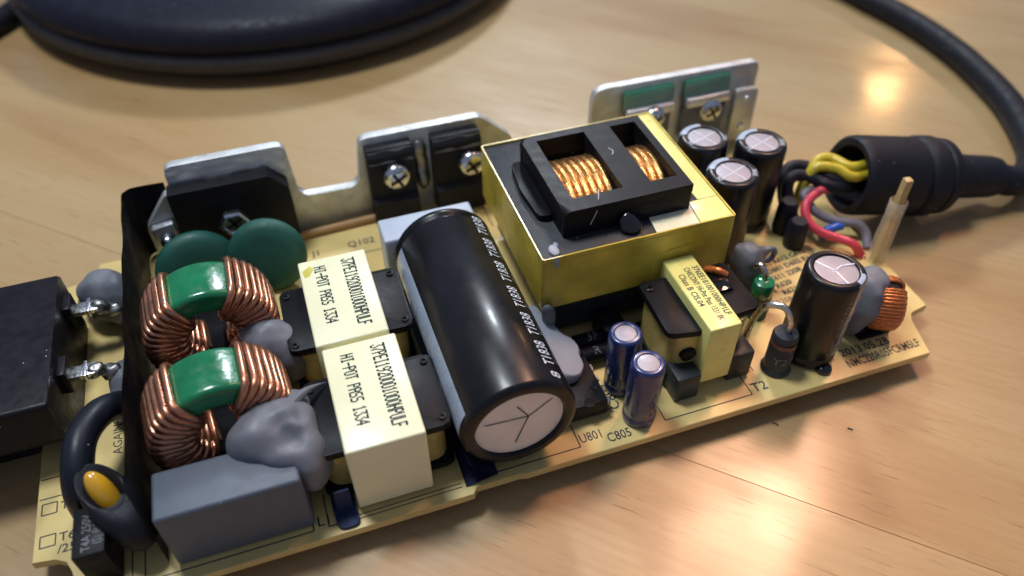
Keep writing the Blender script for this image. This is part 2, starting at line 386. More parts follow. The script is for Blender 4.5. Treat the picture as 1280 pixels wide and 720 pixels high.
for s, x, y, sz, xd, yd in (('C802', 94.2, 7.0, 1.9, Y_, (-1, 0, 0)),
        ('T2', 117.6, 2.5, 1.9, X, Y_), ('L1', 41.1, 1.6, 1.7, X, Y_), ('Q102', 57.2, 63.6, 1.8, X, Y_), ('J1', 49.8, 63.2, 1.7, X, Y_),
        ('C1', 63.5, 50.2, 2.0, X, Y_), ('T4A', 3.5, 17.7, 1.5, X, Y_), ('T6.3A', 3.6, 12.0, 1.5, X, Y_), ('/250V', 3.5, 9.9, 1.5, X, Y_),
        ('S1', 118.5, 6.8, 1.4, X, Y_), ('L601', 151.5, 13.4, 1.7, X, Y_), ('C604', 130.5, 22.5, 1.4, X, Y_), ('220R A', 133, 19.6, 1.3, X, Y_)):
    text('silkscreen_text', s, sz, (x, y, 0), xd, yd, 'ink', pcb, bold=.012)
text('silkscreen_text', 'U801', 1.8, (84.9, 2.5, 0), X, Y_, 'ink', pcb, squash=3.8, bold=.012); text('silkscreen_text', 'C805', 1.8, (89.4, 1.2, 0), X, Y_, 'ink', pcb, squash=4.2, bold=.012)
text('silkscreen_text', '2013.05.28', 1.7, (136.8, 4.3, 0), X, Y_, 'ink', pcb, squash=10.4, bold=.02)
text('silkscreen_text', 'NMC220R05FCRM5LF', 1.75, (136.6, 1.7, 0), (1, .02, 0), (-.02, 1, 0), 'ink', pcb, squash=15.6, bold=.02)
for i, s in enumerate(('AGAINST', 'REPLACE', 'ONLY WITH')):
    text('silkscreen_text', s, 1.5, (12.6+i*1.9, 25.5, 0), Y_, (-1, 0, 0), 'ink', pcb)
for i, s in enumerate(('R611 R612 C610', 'ZD601 D602 R615', 'C611 220R', 'R620', 'R621 A')):
    text('silkscreen_text', s, 1.25, (134.5+i*.3, 29.5-i*2.0, 0), (1, .12, 0), (-.12, 1, 0), 'ink', pcb, bold=.05)

# ------------------------------------------------------------------ mains inlet
bm = new()
prism(bm, roundpoly([(26.9, 14), (26.9, 5), (34, -1.5), (34, TAB+.03), (52, TAB+.03), (57.6, 1), (57.6, 14)], [.8, 1, 1, .4, .6, 1, .8]), 'x', -30, 6.3, bev=.5)
inl = obj('mains_inlet', bm, 'inlet', PS, label='black plastic mains inlet block hanging off the end of the board')
for y in (37.0, 52.5):
    bm = new(); box(bm, 6.2, 7.6, y-2.2, y+2.2, 7.0, 11.8, .3); obj('pin_collar', bm, 'inlet', inl)
    bm = new(); box(bm, 7.5, 11.5, y-1.3, y+1.3, 8.6, 9.6, .15); box(bm, 9.6, 10.2, y-1.7, y+1.7, 8.3, 9.9, .1); obj('pin_blade', bm, 'pin', inl)
    blob('solder_lump', [(11.3, y, 8.8, (1.6, 1.5, 1.3)), (13.4, y+.4, 7.2, (1.9, 1.6, 1.4)), (15.4, y+.6, 5.2, (1.6, 1.4, 1.8))], 'darklead', inl, vox=.35, amp=.22, freq=.9, smooth=2)
bm = new()
tube(bm, [(15.6, 37.5, 5), (16, 37.5, .1)], .8); tube(bm, [(15.6, 53, 5), (16, 53.4, .1)], .8)
obj('inlet_lead', bm, 'darklead', inl)
blob('silicone_glue', [(11.6, 58.5, 5.5, (5, 4.4, 6)), (14.6, 56, 6, (3.6, 4, 6)), (9.6, 61, 3, (4, 4, 4))], 'glue', PS, 'grey silicone glue lump over the inlet wire behind the black sheet', amp=.3)
blob('silicone_glue', [(14.5, 37, 4, (2.6, 4.2, 4.2)), (13.6, 33, 3, (2.4, 3, 3.2)), (15.6, 41, 3, (2, 3, 3))], 'glue', PS, 'grey silicone glue between the inlet and the black sheet', amp=.2)

# fuse, sleeved thermistor
bm = new(); box(bm, 8.7, 13.1, 2.8, 10.8, 0, 8.2, .25); fu = obj('fuse', bm, 'epoxy', PS, label='small black rectangular fuse standing at the notched corner of the board')
text('printed_text', 'T4A 250V~', 1.25, (11.2, 3.4, 8.2), Y_, (-1, 0, 0), 'fadeink', fu, squash=6.8)
text('printed_text', '(S) \u00ae UL', 1.3, (12.7, 4.2, 8.2), Y_, (-1, 0, 0), 'fadeink', fu, squash=4.4)
th = None
mouth, tail = px(126, 610, 11.0), px(186, 678, 4.2)
ax = (tail-mouth).normalized()
bm = new()
ring = 26; xx, yy, aa = frame(ax)
side = Vector((ax.y, -ax.x, 0)).normalized(); up = side.cross(ax); up = up if up.z > 0 else -up
def oval(c, a, b, sh, n=ring):
    u = (up*(1-.75*sh)+ax*1.5*sh)
    return [bm.verts.new(c+side*math.cos(2*PI*k/n)*b+u*math.sin(2*PI*k/n)*a) for k in range(n)]
secs = [(.34, 2.8, 1.8, .5), (.14, 3.3, 2.2, .62), (-.01, 3.7, 2.5, .64), (-.03, 3.95, 2.75, .64), (.01, 4.2, 3.0, .6), (.16, 4.3, 3.4, .45), (.36, 4.3, 3.6, .25), (.6, 4.1, 3.4, .1), (.82, 3.4, 2.9, 0), (.97, 2.4, 2.1, 0), (1.05, 1.3, 1.2, 0), (1.06, .2, .2, 0)]
ln = (tail-mouth).length; rg = [oval(mouth+ax*ln*t, a, b, sh) for t, a, b, sh in secs]
for A, B_ in zip(rg[:-1], rg[1:]):
    for k in range(ring): bm.faces.new((A[k], A[(k+1) % ring], B_[(k+1) % ring], B_[k]))
bm.faces.new(rg[-1]); bm.faces.new(rg[0])
th = obj('sleeved_thermistor', bm, 'satin', PS, label='thermistor in a black rubber sleeve whose open end shows a yellow body', angle=50)
bm = new(); s_ = bmesh.ops.create_icosphere(bm, subdivisions=3, radius=1)
for v in s_['verts']: q = v.co.copy(); v.co = mouth+ax*1.0-up*1.5+(ax*.96-up*.12)*q.x*4.2+side*q.y*1.75+up*q.z*1.6
obj('yellow_body', bm, 'yellow', th)
bm = new()
tube(bm, spline([px(152, 505, 8), px(125, 516, 11), px(103, 545, 12), px(97, 580, 11), px(100, 615, 8), px(112, 640, 3), px(122, 655, .2)], 8), 2.3, 16)
obj('sleeved_lead', bm, 'sheet', th)

# black insulating sheet
bm = new()
prof = [(19.4, 3.0), (19.2, 15), (19.0, 30), (18.8, 45), (18.4, 60), (17.9, 69), (17.8, 73.4), (18.8, 75.0), (21, 75.3), (25.4, 75.1)]
cur = spline([(x, y, 0) for x, y in prof], 4); rows = []
for i, p in enumerate(cur):
    col = []
    for j in range(7):
        z = .1+j*(20.4-3.6*max(0, min(1, p.y/75))-.1)/6; wob = .35*noise.noise(Vector((p.y*.09, z*.12, 3)))*(z/20)*2
        col.append(bm.verts.new((p.x+wob-(.9 if 8 < i < 26 and j == 6 else 0)*.3, p.y, z+(.25*noise.noise(Vector((p.y*.1, 0, 9))) if j == 6 else 0))))
    rows.append(col)
for A, B_ in zip(rows[:-1], rows[1:]):
    for j in range(6): bm.faces.new((A[j], A[j+1], B_[j+1], B_[j]))
bmesh.ops.solidify(bm, geom=bm.faces[:], thickness=.35)
obj('insulating_sheet', bm, 'sheet', PS, label='folded black plastic insulating sheet standing beside the toroid chokes', angle=50)
bm = new()
rows = []
for i in range(14):
    y = .8+i*3.5; col = []
    for j in range(9):
        t = R(182+j*9-60); rr = 9.75+.1*math.sin(i)
        x, z = (74.2+rr*math.cos(R(250-j*6)), 10+rr*math.sin(R(250-j*6)))
        if j == 0: x, z = 64.6, .1
        col.append(bm.verts.new((x, y, z)))
    rows.append(col)
for A, B_ in zip(rows[:-1], rows[1:]):
    for j in range(8): bm.faces.new((A[j], A[j+1], B_[j+1], B_[j]))
bmesh.ops.solidify(bm, geom=bm.faces[:], thickness=.3)
obj('insulating_sheet', bm, 'bluesheet', PS, label='dark blue plastic sheet curled under the large capacitor', angle=60)
bm = new(); prism(bm, roundpoly([(44.2, -.3), (47.6, -.3), (47.4, 4), (47.8, 12), (44.0, 12), (43.8, 4)], 1.2), 'z', .05, .6, bev=.1); box(bm, 44.6, 47, 2.6, 3.0, .5, 6, .1)
obj('insulating_sheet', bm, 'bluesheet', PS, label='dark blue plastic tab under the lower labelled choke')

# ------------------------------------------------------------------ heatsinks
def screw(parent, x, y, z, r=2.95, d=(0, -1, 0), hexh=False, m_='steel'):
    bm = new()
    if hexh: lathe(bm, [(0, 0), (r, 0), (r, 1.7), (r*.86, 2.1), (r*.72, 2.15), (r*.6, 1.6), (0, 1.55)], (x, y, z), d, n=6)
    else: lathe(bm, [(0, 0), (r, 0), (r, .9), (r*.93, 1.5), (r*.72, 2.0), (r*.4, 2.2), (0, 2.25)], (x, y, z), d, n=32)
    s = obj('screw', bm, m_, parent, angle=30 if hexh else 50)
    bm = new(); c = Vector((x, y, z))+Vector(d)*(1.62 if hexh else 2.26); a, b = .32, r*.62
    u1 = Vector((math.cos(.5), 0, math.sin(.5))); u2 = Vector((-math.sin(.5), 0, math.cos(.5))); n_ = Vector(d)
    for p, q in ((u1, u2), (u2, u1)):
        vs2 = []
        for s1, s2, dep in ((-b, -a, -.35), (b, -a, -.35), (b, a, -.35), (-b, a, -.35)):
            vs2.append(bm.verts.new(c+p*s1+q*s2+n_*.06))
        bm.faces.new(vs2)
    cr = obj('cross_slot', bm, 'crumb', parent, smooth=False)
    return s
hp = roundpoly([(20, .2), (20, 8.8), (25.2, 15.6), (26.7, 16.0), (26.7, 21.9), (49.4, 21.9), (50.4, 8.9), (62.6, 8.6), (63.9, 19.9), (89.5, 19.9), (96.5, 13.5), (96.5, .2)],
               [.5, .8, .8, .5, 1.6, 1.6, 1.6, 1.6, 1.6, 1.2, 1, .5])
bm = new(); prism(bm, hp, 'y', 72.2, 74.2, bev=.28)
hs = obj('heatsink', bm, 'aludull', PS, label='aluminium heatsink plate carrying the black rectifier and two black transistors')
# bright machined top edges are the same metal, sanded: a thin lip
bm = new(); prism(bm, roundpoly([(20.6, 2), (25.5, 2), (25.2, 10.2), (20.8, 9.4)], .5), 'y', 70.4, 72.1, bev=.2)
tb = obj('mounting_tab', bm, 'alu', hs); screw(hs, 23.3, 70.4, 6.6, 1.5)
# bridge rectifier
bm = new(); prism(bm, roundpoly([(26.2, 2.4), (48.6, 2.4), (48.6, 14.6), (45.3, 18.2), (26.2, 18.2)], .5), 'y', 68.3, 72.0, bev=.3)
obj('bridge_rectifier', bm, 'epoxy', hs, label='black slab rectifier with chamfered corner')
screw(hs, 36.7, 68.3, 9.7, 3.1, hexh=True)
def crinkle(name, x0, x1, z0, z1, y, parent, amp=.5, m_='clear', seed=0, nx=26, nz=10, lean=0):
    bm = new(); g = []
    for i in range(nx):
        col = []
        for j in range(nz):
            x = x0+(x1-x0)*i/(nx-1); z = z0+(z1-z0)*j/(nz-1)
            k = noise.noise(Vector((x*.33+seed, z*.45, seed)))*amp+abs(noise.noise(Vector((x*.15, z*.9, seed+4))))*amp*.8
            col.append(bm.verts.new((x, y-k-lean*j/(nz-1), z+noise.noise(Vector((x*.3, seed, 7)))*.4)))
        g.append(col)
    for a, b in zip(g[:-1], g[1:]):
        for j in range(nz-1): bm.faces.new((a[j], a[j+1], b[j+1], b[j]))
    return obj(name, bm, m_, parent, angle=80)
crinkle('clear_film', 26.6, 49.0, 17.4, 21.2, 71.6, hs, .9, seed=2)
# two transistors
for x0, x1, sx in ((64.5, 74.2, 70), (78.2, 88.6, 86)):
    bm = new()
    prism(bm, [(67.0, .6), (67.0, 6.6), (68.4, 7.6), (68.4, 17.2), (69.6, 18.4), (71.9, 18.4), (71.9, .6)], 'x', x0, x1, bev=.2)
    obj('power_transistor', bm, 'epoxy', hs)
    screw(hs, sx, 68.4, 12.4 if sx == 70 else 11.9, 2.9)
    crinkle('clear_film', x0+.3, x1-.3, 15.6, 18.3, 68.3, hs, .4, seed=sx, nx=14, nz=6, lean=-1.0)
blob('thermal_paste', [(76.2, 71.6, 10, (1.7, .8, 6)), (76, 70.9, 8, (1.6, 1.2, 2)), (75.8, 71.4, 15, (1.9, .8, 3))], 'darklead', hs, vox=.4, amp=.2)
bm = new(); tube(bm, [(46.5, 69.7, .8), (67.5, 70.6, .9)], .85, 12); obj('insulating_strip', bm, 'brown', PS, label='brown rod lying along the foot of the heatsink')

sp = roundpoly([(115, .2), (115, 20.9), (155.8, 20.4), (155.6, .2)], [.4, 3, 1.8, .4])
bm = new(); prism(bm, sp, 'y', 72.0, 73.8, bev=.28)
h2 = obj('heatsink', bm, 'aludull', PS, label='aluminium heatsink plate with green pads behind the three black capacitors')
for x0, x1 in ((122.2, 134.2), (137.0, 148.2)):
    bm = new(); prism(bm, [(71.0, 14.9), (70.7, 16.0), (70.8, 18.6), (71.2, 19.2), (71.95, 19.2), (71.95, 14.9)], 'x', x0, x1, bev=.1); obj('green_pad', bm, 'ltgreen', h2)
    bm = new(); box(bm, x0+.3, x1-.3, 70.6, 71.9, 4.4, 14.8, .2); obj('transistor_tab', bm, 'epoxy', h2)
    bm = new(); box(bm, x0+.2, x1-.4, 69.2, 70.55, 13.4, 15.6, .3); obj('clip_bar', bm, 'alu', h2)
    crinkle('clear_film', x0-.6, x1+.8, 3, 19.4, 70.3, h2, .9, seed=x0)
screw(h2, 143.4, 70.4, 11.6, 2.9); screw(h2, 128.6, 69.4, 13.2, 2.6)
bm = new(); prism(bm, roundpoly([(149.4, 2), (155.4, 2), (155.2, 15), (149.6, 15.4)], .8), 'y', 69.4, 70.8, bev=.25); obj('bent_flange', bm, 'aludull', h2)
for z in (5.5, 13): bm = new(); lathe(bm, [(0, 0), (.9, 0), (.7, .5), (0, .6)], (152.4, 69.4, z), (0, -1, 0), n=16); obj('rivet', bm, 'alu', h2)

# ------------------------------------------------------------------ green disc capacitors
def disc(c, r, th_, tilt, yawd, label):
    bm = new(); prof = [(0, -th_/2)]+[(r-th_/2*(1-math.sin(a)), 0) for a in ()]
    prof = [(0, -th_/2), (r*.55, -th_/2), (r*.8, -th_/2*.9), (r*.93, -th_/2*.62), (r, -th_*.12), (r, th_*.12), (r*.93, th_/2*.62), (r*.8, th_/2*.9), (r*.55, th_/2), (0, th_/2)]
    a = Matrix.Rotation(R(yawd), 3, 'Z')@(Matrix.Rotation(R(tilt), 3, 'X')@Vector((0, -1, 0)))
    lathe(bm, prof, c, a, n=48)
    d = obj('disc_capacitor', bm, 'disc', PS, label=label, angle=60)
    bm = new()
    for s in (-2.5, 2.5): tube(bm, [(c[0]+s, c[1], c[2]-r*.85), (c[0]+s, c[1], .05)], .4, 8)
    obj('lead', bm, 'pin', d); return d
disc((28.4, 60.5, 5.2), 8.0, 4.2, -20, 8, 'dark green disc capacitor nearest the standing black sheet')
disc((41.6, 58.8, 6.7), 7.5, 4.4, -20, -10, 'dark green disc capacitor nearest the upper cream label')

# ------------------------------------------------------------------ toroid chokes
def toroid(c, ro, ri, ht, turns, wr, m_wire, m_core, name, label, gap=27, tilt=0, yawd=0, parts=2):
    Mx = Matrix.Rotation(R(yawd), 3, 'Z')@Matrix.Rotation(R(tilt), 3, 'X'); c = Vector(c)
    def P(rad, ang, axi): return c+Mx@Vector((rad*math.cos(ang), axi, rad*math.sin(ang)))
    bm = new(); n = 56; q = 1.1; rings = []
    sec = roundpoly([(ri, -ht), (ro, -ht), (ro, ht), (ri, ht)], q, 4)
    for i in range(n): rings.append([bm.verts.new(P(r_, 2*PI*i/n, a_)) for r_, a_ in sec])
    for i in range(n):
        A, B_ = rings[i], rings[(i+1) % n]
        for j in range(len(sec)): bm.faces.new((A[j], A[(j+1) % len(sec)], B_[(j+1) % len(sec)], B_[j]))
    core = obj(name, bm, m_core, PS, label=label, angle=60)
    for s in range(parts):
        a0, a1 = (90+gap, 248) if s == 0 else (90-gap, -68)
        a0, a1 = R(a0), R(a1); pts = []; K = 28
        for k in range(turns):
            inn = ri-wr-.05-(1.3*wr if k % 2 else 0)
            rr = roundpoly([(inn, -ht-wr*.9), (ro+wr*.9, -ht-wr*.9), (ro+wr*.9, ht+wr*.9), (inn, ht+wr*.9)], 1.7, 3)
            # closed walk round the section, resampled
            per = []
            for i in range(len(rr)):
                A, B_ = Vector(rr[i]), Vector(rr[(i+1) % len(rr)]); seg = max(1, int((B_-A).length/1.6))
                per += [A+(B_-A)*(t/seg) for t in range(seg)]
            for i, p in enumerate(per):
                t = (k+i/len(per))/turns; jit = .018*noise.noise(Vector((k*3.1, i*.2, s*9)))
                pts.append(P(p.x, a0+(a1-a0)*t+jit, p.y))
        bm = new(); tube(bm, pts, wr, 7); obj('copper_winding', bm, m_wire, core, angle=80)
    return core
t1 = toroid((30.9, 39.6, 11.4), 10.0, 5.8, 4.4, 17, .63, 'copper', 'green', 'toroid_choke', 'copper wound green toroid choke next to the two green discs', tilt=0, yawd=3)
t2 = toroid((31.0, 19.2, 11.4), 10.0, 5.8, 4.4, 17, .63, 'copper', 'green', 'toroid_choke', 'copper wound green toroid choke next to the grey film capacitor', tilt=0, yawd=6)
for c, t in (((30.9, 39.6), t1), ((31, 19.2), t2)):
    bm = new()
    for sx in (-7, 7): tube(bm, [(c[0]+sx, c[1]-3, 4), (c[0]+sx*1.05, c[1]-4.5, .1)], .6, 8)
    box(bm, c[0]-10, c[0]+10, c[1]-5, c[1]+(15 if t is t1 else 14.5), .1, .9, .2)  # black base spread wide as painted shade behind and between the toroids
    box(bm, c[0]-4.6, c[0]+4.6, c[1]-3.9, c[1]+3.9, .95, 6.5, .4)  # black block added to stand in for the dark shade inside the hole
    obj('shade_base_and_leads', bm, 'black', t)

# ------------------------------------------------------------------ film capacitors
bm = new(); box(bm, 20.8, 41.0, 1.8, 10.0, .25, 13.0, .55, 3); obj('film_capacitor', bm, 'grey', PS, label='blue grey box film capacitor at the front edge of the board')
bm = new(); box(bm, 63.0, 81.2, 46.6, 53.4, .25, 14.0, .5, 3); obj('film_capacitor', bm, 'lgrey', PS, label='pale grey box film capacitor behind the large black capacitor')

# ------------------------------------------------------------------ the two labelled chokes
def choke(x0, x1, y0, y1, zt, label, stain=False):
    ym = (y0+y1)/2
    bm = new(); box(bm, x0, x1, y0, y1, 1.0, zt, .35, 3); L_ = obj('labelled_choke', bm, 'label', PS, label=label)
    bm = new()
    fl = roundpoly([(x0-4.4, y0+3.4), (x1+4.6, y0+3.0), (x1+4.8, y1-2.8), (x0-4.4, y1-2.6)], 1.5)
    prism(bm, fl, 'z', 10.6, 12.0, bev=.25); obj('bobbin_flange', bm, 'black', L_)
    bm = new(); prism(bm, fl, 'z', .9, 2.1, bev=.25); obj('bobbin_flange', bm, 'black', L_)
    bm = new(); prism(bm, roundpoly([(x0-3.7, y0+4.2), (x1+3.9, y0+3.9), (x1+3.9, y1-3.6), (x0-3.7, y1-3.6)], 3.2), 'z', 2.1, 10.6, bev=0)
    obj('tape_wound_coil', bm, 'wound', L_, angle=60)
    bm = new()
    for sx in (x0-3.2, x1+3.4):
        for sy in (y0+4.6, y1-4.4): lathe(bm, [(.62, 0), (.62, .3), (.3, .35), (.28, .1), (0, .1)], (sx, sy, 12.0), n=14)
    obj('bobbin_boss', bm, 'black', L_)
    bm = new()
    for sx in (x0-3.2, x1+3.4):
        for sy in (y0+4.6, y1-4.4): tube(bm, [(sx, sy, .9), (sx, sy, .05)], .5, 8)
    obj('terminal_pin', bm, 'pin', L_)
    dots('printed_text', 'HI-POT PASS 1334', 14.3, 2.05, (x0+2.7, y1-2.3, zt), (0, -1, 0), (1, 0, 0), 'labink', L_)
    dots('printed_text', '37PEI1920001000HPULF', 17.0, 2.35, (x0+7.6, y1-1.7, zt), (0, -1, 0), (1, 0, 0), 'labink', L_)
    if stain:
        bm = new()
        pts = [(.5, -2.6), (2.0, -1.6), (2.5, -2.6), (1.6, -4.2), (.7, -4.4)]
        bm.faces.new([bm.verts.new((x0+a, y1+b, zt+.03)) for a, b in pts])
        pts = [(9.9, -3), (10.4, -3), (11.3, -10), (11.6, -17.5), (10.7, -18.3), (10.5, -11)]
        obj('marker_stain', bm, 'stain', L_, smooth=False)
    return L_
c1 = choke(47.0, 59.0, 23.7, 44.6, 15.5, 'cream labelled choke beside the green discs, touching its lower twin', True)
c2 = choke(47.8, 59.7, 2.0, 22.6, 15.8, 'cream labelled choke at the front edge of the board')
blob('silicone_glue', [(39.4, 33.2, 8.6, (4.9, 4.6, 5.2)), (42.0, 32, 7.2, (4.0, 4.8, 5.4)), (37.6, 35, 10, (3.2, 2.8, 2.8))], 'glue', PS, 'grey silicone glue between the upper toroid and the upper labelled choke', amp=.5, freq=.22, dents=[(px(318, 418, 12.2), 1.7, 1.6), (px(340, 412, 12), 1.6, 1.1), (px(332, 428, 11), 2.0, .9)])
blob('silicone_glue', [(37.2, 11.2, 12.8, (5.6, 5.0, 4.4)), (40.4, 11.8, 12.0, (4.8, 5.8, 5.2)), (42.6, 7.4, 9.6, (3.1, 4.4, 5.6)), (39.6, 8.2, 12.6, (4.2, 3.6, 3.2)), (41.4, 16.4, 10, (3.4, 3, 5))], 'glue', PS, 'large grey silicone glue blob resting on the grey film capacitor', amp=.55, freq=.2, dents=[(px(352, 530, 16.4), 2.4, .9), (px(364, 548, 15.2), 2.4, .8), (px(372, 520, 15.8), 2.0, .7)])
gp = spline([(40.2, 13.0, 14.4), (42.2, 14.6, 14.9), (44.2, 16.4, 14.4), (46.0, 17.8, 13.4), (47.4, 18.6, 12.6)], 6)
bm = new(); tube(bm, gp, [1.5*(1-i/(len(gp)-1))**1.6+.08 for i in range(len(gp))], 10); obj('glue_string', bm, 'glue', PS, label='thin tail of grey glue drawn out over the choke')

# ------------------------------------------------------------------ electrolytic capacitors
def capmarks(parent, c, a, r, ang0, m_='crumb', n=4, wd=.16, lift=.05):
    x, y, a = frame(a); bm = new(); c = Vector(c)+a*lift
    for k in range(n):
        t = ang0+(2*PI*k/n if not isinstance(n, tuple) else 0); d = x*math.cos(t)+y*math.sin(t); s = a.cross(d)
        bm.faces.new([bm.verts.new(q) for q in (c-s*wd, c+d*r-s*wd, c+d*r+s*wd, c+s*wd)])
    return obj('vent_groove', bm, m_, parent, smooth=False)
def cap(c, r, h, m_, label, axis=(0, 0, 1), rim=.72, stripe=None, endm='canend', vent=3, va=.5, ventm='crumb', dimp=.35, crim=True):
    bm = new()
    prof = [(0, .05), (r*.9, .05), (r*.97, .3), (r, .8)]
    if crim: prof += [(r, 1.6), (r*.95, 2.0), (r*.95, 2.4), (r, 2.8)]
    prof += [(r, h-1.0), (r*.985, h-.55), (r*.94, h-.2), (r*.87, h), (r*rim+.12, h), (r*rim, h-dimp*.4), (r*rim, h-dimp), (0, h-dimp)]
    lathe(bm, prof, c, axis, n=56)
    o = obj('electrolytic_capacitor', bm, m_, PS, label=label, angle=50)
    a = Vector(axis).normalized(); top = Vector(c)+a*(h-dimp+.04)
    bm = new(); lathe(bm, [(0, .12), (r*rim*.8, .1), (r*rim*.985, 0)], top, axis, n=40)
    e = obj('can_end', bm, endm, o, angle=50)
    if vent: capmarks(o, top+a*.10, axis, r*rim*.96, va, ventm, vent, wd=r*.022)
    if stripe:
        s0, s1, sm, topband = stripe
        bm = new(); z0 = 3.0 if crim else .9
        lathe(bm, [(r+.035, z0), (r+.035, h-1.0), (r*.985+.035, h-.55), (r*.94+.03, h-.17)]+([(r*.87, h+.03), (r*rim+.2, h+.03)] if topband else []), c, axis, n=18, a0=s0, a1=s1)
        obj('polarity_stripe', bm, sm, o, angle=60)
    return o
def around(c, axis, r, z0, ang0, dirn=1):
    """text running along the can's axis; y of the text goes round the can"""
    x, y, a = frame(axis); c = Vector(c)
    def f(tx, ty):
        t = ang0+dirn*ty/r; return c+a*(z0+tx)+(x*math.cos(t)+y*math.sin(t))*(r+.045+.16/r)
    return f
def rimtext(s, c, axis, r, z, ang0, size, parent, m_='whiteink'):
    x, y, a = frame(axis); c = Vector(c)
    def f(tx, ty):
        t = ang0+tx/r; q = (x*math.cos(t)+y*math.sin(t)); return c+a*(z+.05)+q*(r-ty)
    text('printed_text', s, size, c, (1, 0, 0), (0, 1, 0), m_, parent, wrap=f)
# the large one lies on its side; its axis is a touch off the board's y
BA = Vector((.012, -1, .012)).normalized(); BC = Vector((73.6, 46.0, 10.4))
big = cap(BC, 9.4, 44.3, 'sleeve', 'large black electrolytic capacitor lying on its side with a silver end', axis=BA, rim=.78, endm='canmatt', vent=0, dimp=.8)
x_, y_, a_ = frame(BA); ec = BC+BA*(44.3-.8+.22)
bm = new()
for t, l0, l1 in ((3.05, .1, .82), (.62, -.05, .82), (4.35, -.05, .80), (2.1, .02, .42)):
    d = Vector((math.cos(t), 0, math.sin(t))); d = (d-BA*d.dot(BA)).normalized(); s = BA.cross(d)*.10; o0 = ec+Vector((1.4, 0, 1.2))
    q0, q1 = o0+d*l0, o0+d*(l1*7.2-(1.5 if d.x > 0 else -1.2)*abs(d.x))
    bm.faces.new([bm.verts.new(p) for p in (q0-s, q1-s, q1+s, q0+s)])
obj('vent_groove', bm, 'crumb', big, smooth=False)
def bigwrap(y0, ang):   # ang measured from +x towards +z, text runs to the back, its top towards the crest
    def f(tx, ty):
        t = R(ang)+ty/9.4; return BC+BA*(44.3-y0-tx)+Vector((math.cos(t), 0, math.sin(t)))*9.54
    return f
for i in range(6):
    text('printed_text', 'T1838', 2.5, (0, 0, 0), X, Y_, 'whiteink', big, wrap=bigwrap(4.6+i*6.5, 41), shear=-.12, squash=5.2)
    text('printed_text', 'E z', 1.4, (0, 0, 0), X, Y_, 'fadeink', big, wrap=bigwrap(5.6+i*6.5, 29), shear=0)
text('printed_text', '8', 2.0, (0, 0, 0), X, Y_, 'whiteink', big, wrap=bigwrap(1.8, 42), shear=0)
bm = new(); gr_ = []
for t in range(9):
    a = R(150+t*5); gr_.append([bm.verts.new(BC+BA*q+Vector((math.cos(a), 0, math.sin(a)))*9.45) for q in (3.2, 42.8)])
for A, B_ in zip(gr_[:-1], gr_[1:]): bm.faces.new((A[0], A[1], B_[1], B_[0]))
obj('polarity_stripe', bm, 'palestripe', big, angle=80)

# three output capacitors
for i, (x, y, h, lb, num) in enumerate(((129.9, 50.0, 20.0, 'black output capacitor between the large transformer and the rear heatsink', '90'),
        (139.9, 44.7, 20.0, 'black output capacitor beside the black and yellow wires', '10'),
        (129.4, 37.6, 20.2, 'black output capacitor with bold white 90 on its rim', '90'))):
    C_ = (x, y, 0)
    o = cap(C_, 5.0, h, 'sleeve', lb, stripe=(R(75), R(150), 'palestripe', True), vent=4, va=.35, ventm='white', rim=.66)
    rimtext(num, C_, (0, 0, 1), 4.42, h, R(188), 1.1, o); rimtext('5VX' if i else '16V', C_, (0, 0, 1), 4.42, h, R(318), .95, o)
    text('printed_text', 'LXS 1000uF 35V', 1.4, (0, 0, 0), X, Y_, 'fadeink', o, wrap=around(C_, (0, 0, 1), 5.0, 4.0, R(-60), 1))
OA = Vector((.035, .01, 1)).normalized(); OC = (131.4, 8.2, 0)
o = cap(OC, 5.1, 20.0, 'sleeve', 'black capacitor with a grey stripe near the printed corner of the board', axis=OA, rim=.72, stripe=(R(-78), R(-42), 'greystripe', False), vent=0)
x_, y_, a_ = frame(OA)
bm = new(); lathe(bm, [(5.0*.94, 19.86), (5.0*.87+.05, 20.04), (5.1*.72+.2, 20.04)], OC, OA, n=12, a0=R(-72), a1=R(-35)); obj('pale_rim_mark', bm, 'palestripe', o)
bm = new(); tp = Vector(OC)+OA*19.86
for p, q, wd_ in ((Vector((-2.2, 2.9, 0)), Vector((-.2, -3.5, 0)), .16), (Vector((-1.0, -.3, 0)), Vector((3.6, .2, 0)), .12)):
    d = (q-p).normalized(); s = Vector((-d.y, d.x, 0))*wd_; mid = (p+q)/2+s*5
    bm.faces.new([bm.verts.new(tp+k) for k in (p-s, mid-s, q-s, q+s, mid+s, p+s)])
obj('vent_groove', bm, 'white', o, smooth=False)
text('printed_text', 'NICHI 680 25V', 1.5, (0, 0, 0), X, Y_, 'fadeink', o, wrap=around(OC, OA, 5.1, 3.8, R(-92), 1))
bm = new(); lathe(bm, [(0, .02), (1.5, .02), (1.4, .7), (.8, 1.2), (0, 1.3)], (131.8, 2.9, 0), n=18); obj('rubber_foot', bm, 'gloss', o)
# two blue ones
for nm, x, y, h, lean in (('blue capacitor at the front edge, standing by the C805 print', 96.2, 4.5, 14.2, .02), ('blue capacitor standing by the C802 print', 95.9, 11.6, 14.0, -.01)):
    ax_ = Vector((lean, .0, 1)).normalized(); C_ = (x, y, 0)
    o = cap(C_, 2.85, h, 'bluesleeve', nm, axis=ax_, rim=.64, endm='canend', vent=0, stripe=(R(-150), R(-128), 'bluesleeve', False), dimp=.2)
    text('printed_text', '47uF 50V G', 1.25, (0, 0, 0), X, Y_, 'fadeink', o, wrap=around(C_, ax_, 2.85, 2.6, R(-82), 1))
    text('printed_text', '105', 1.2, (0, 0, 0), X, Y_, 'fadeink', o, wrap=around(C_, ax_, 2.85, 2.4, R(-135), 1))

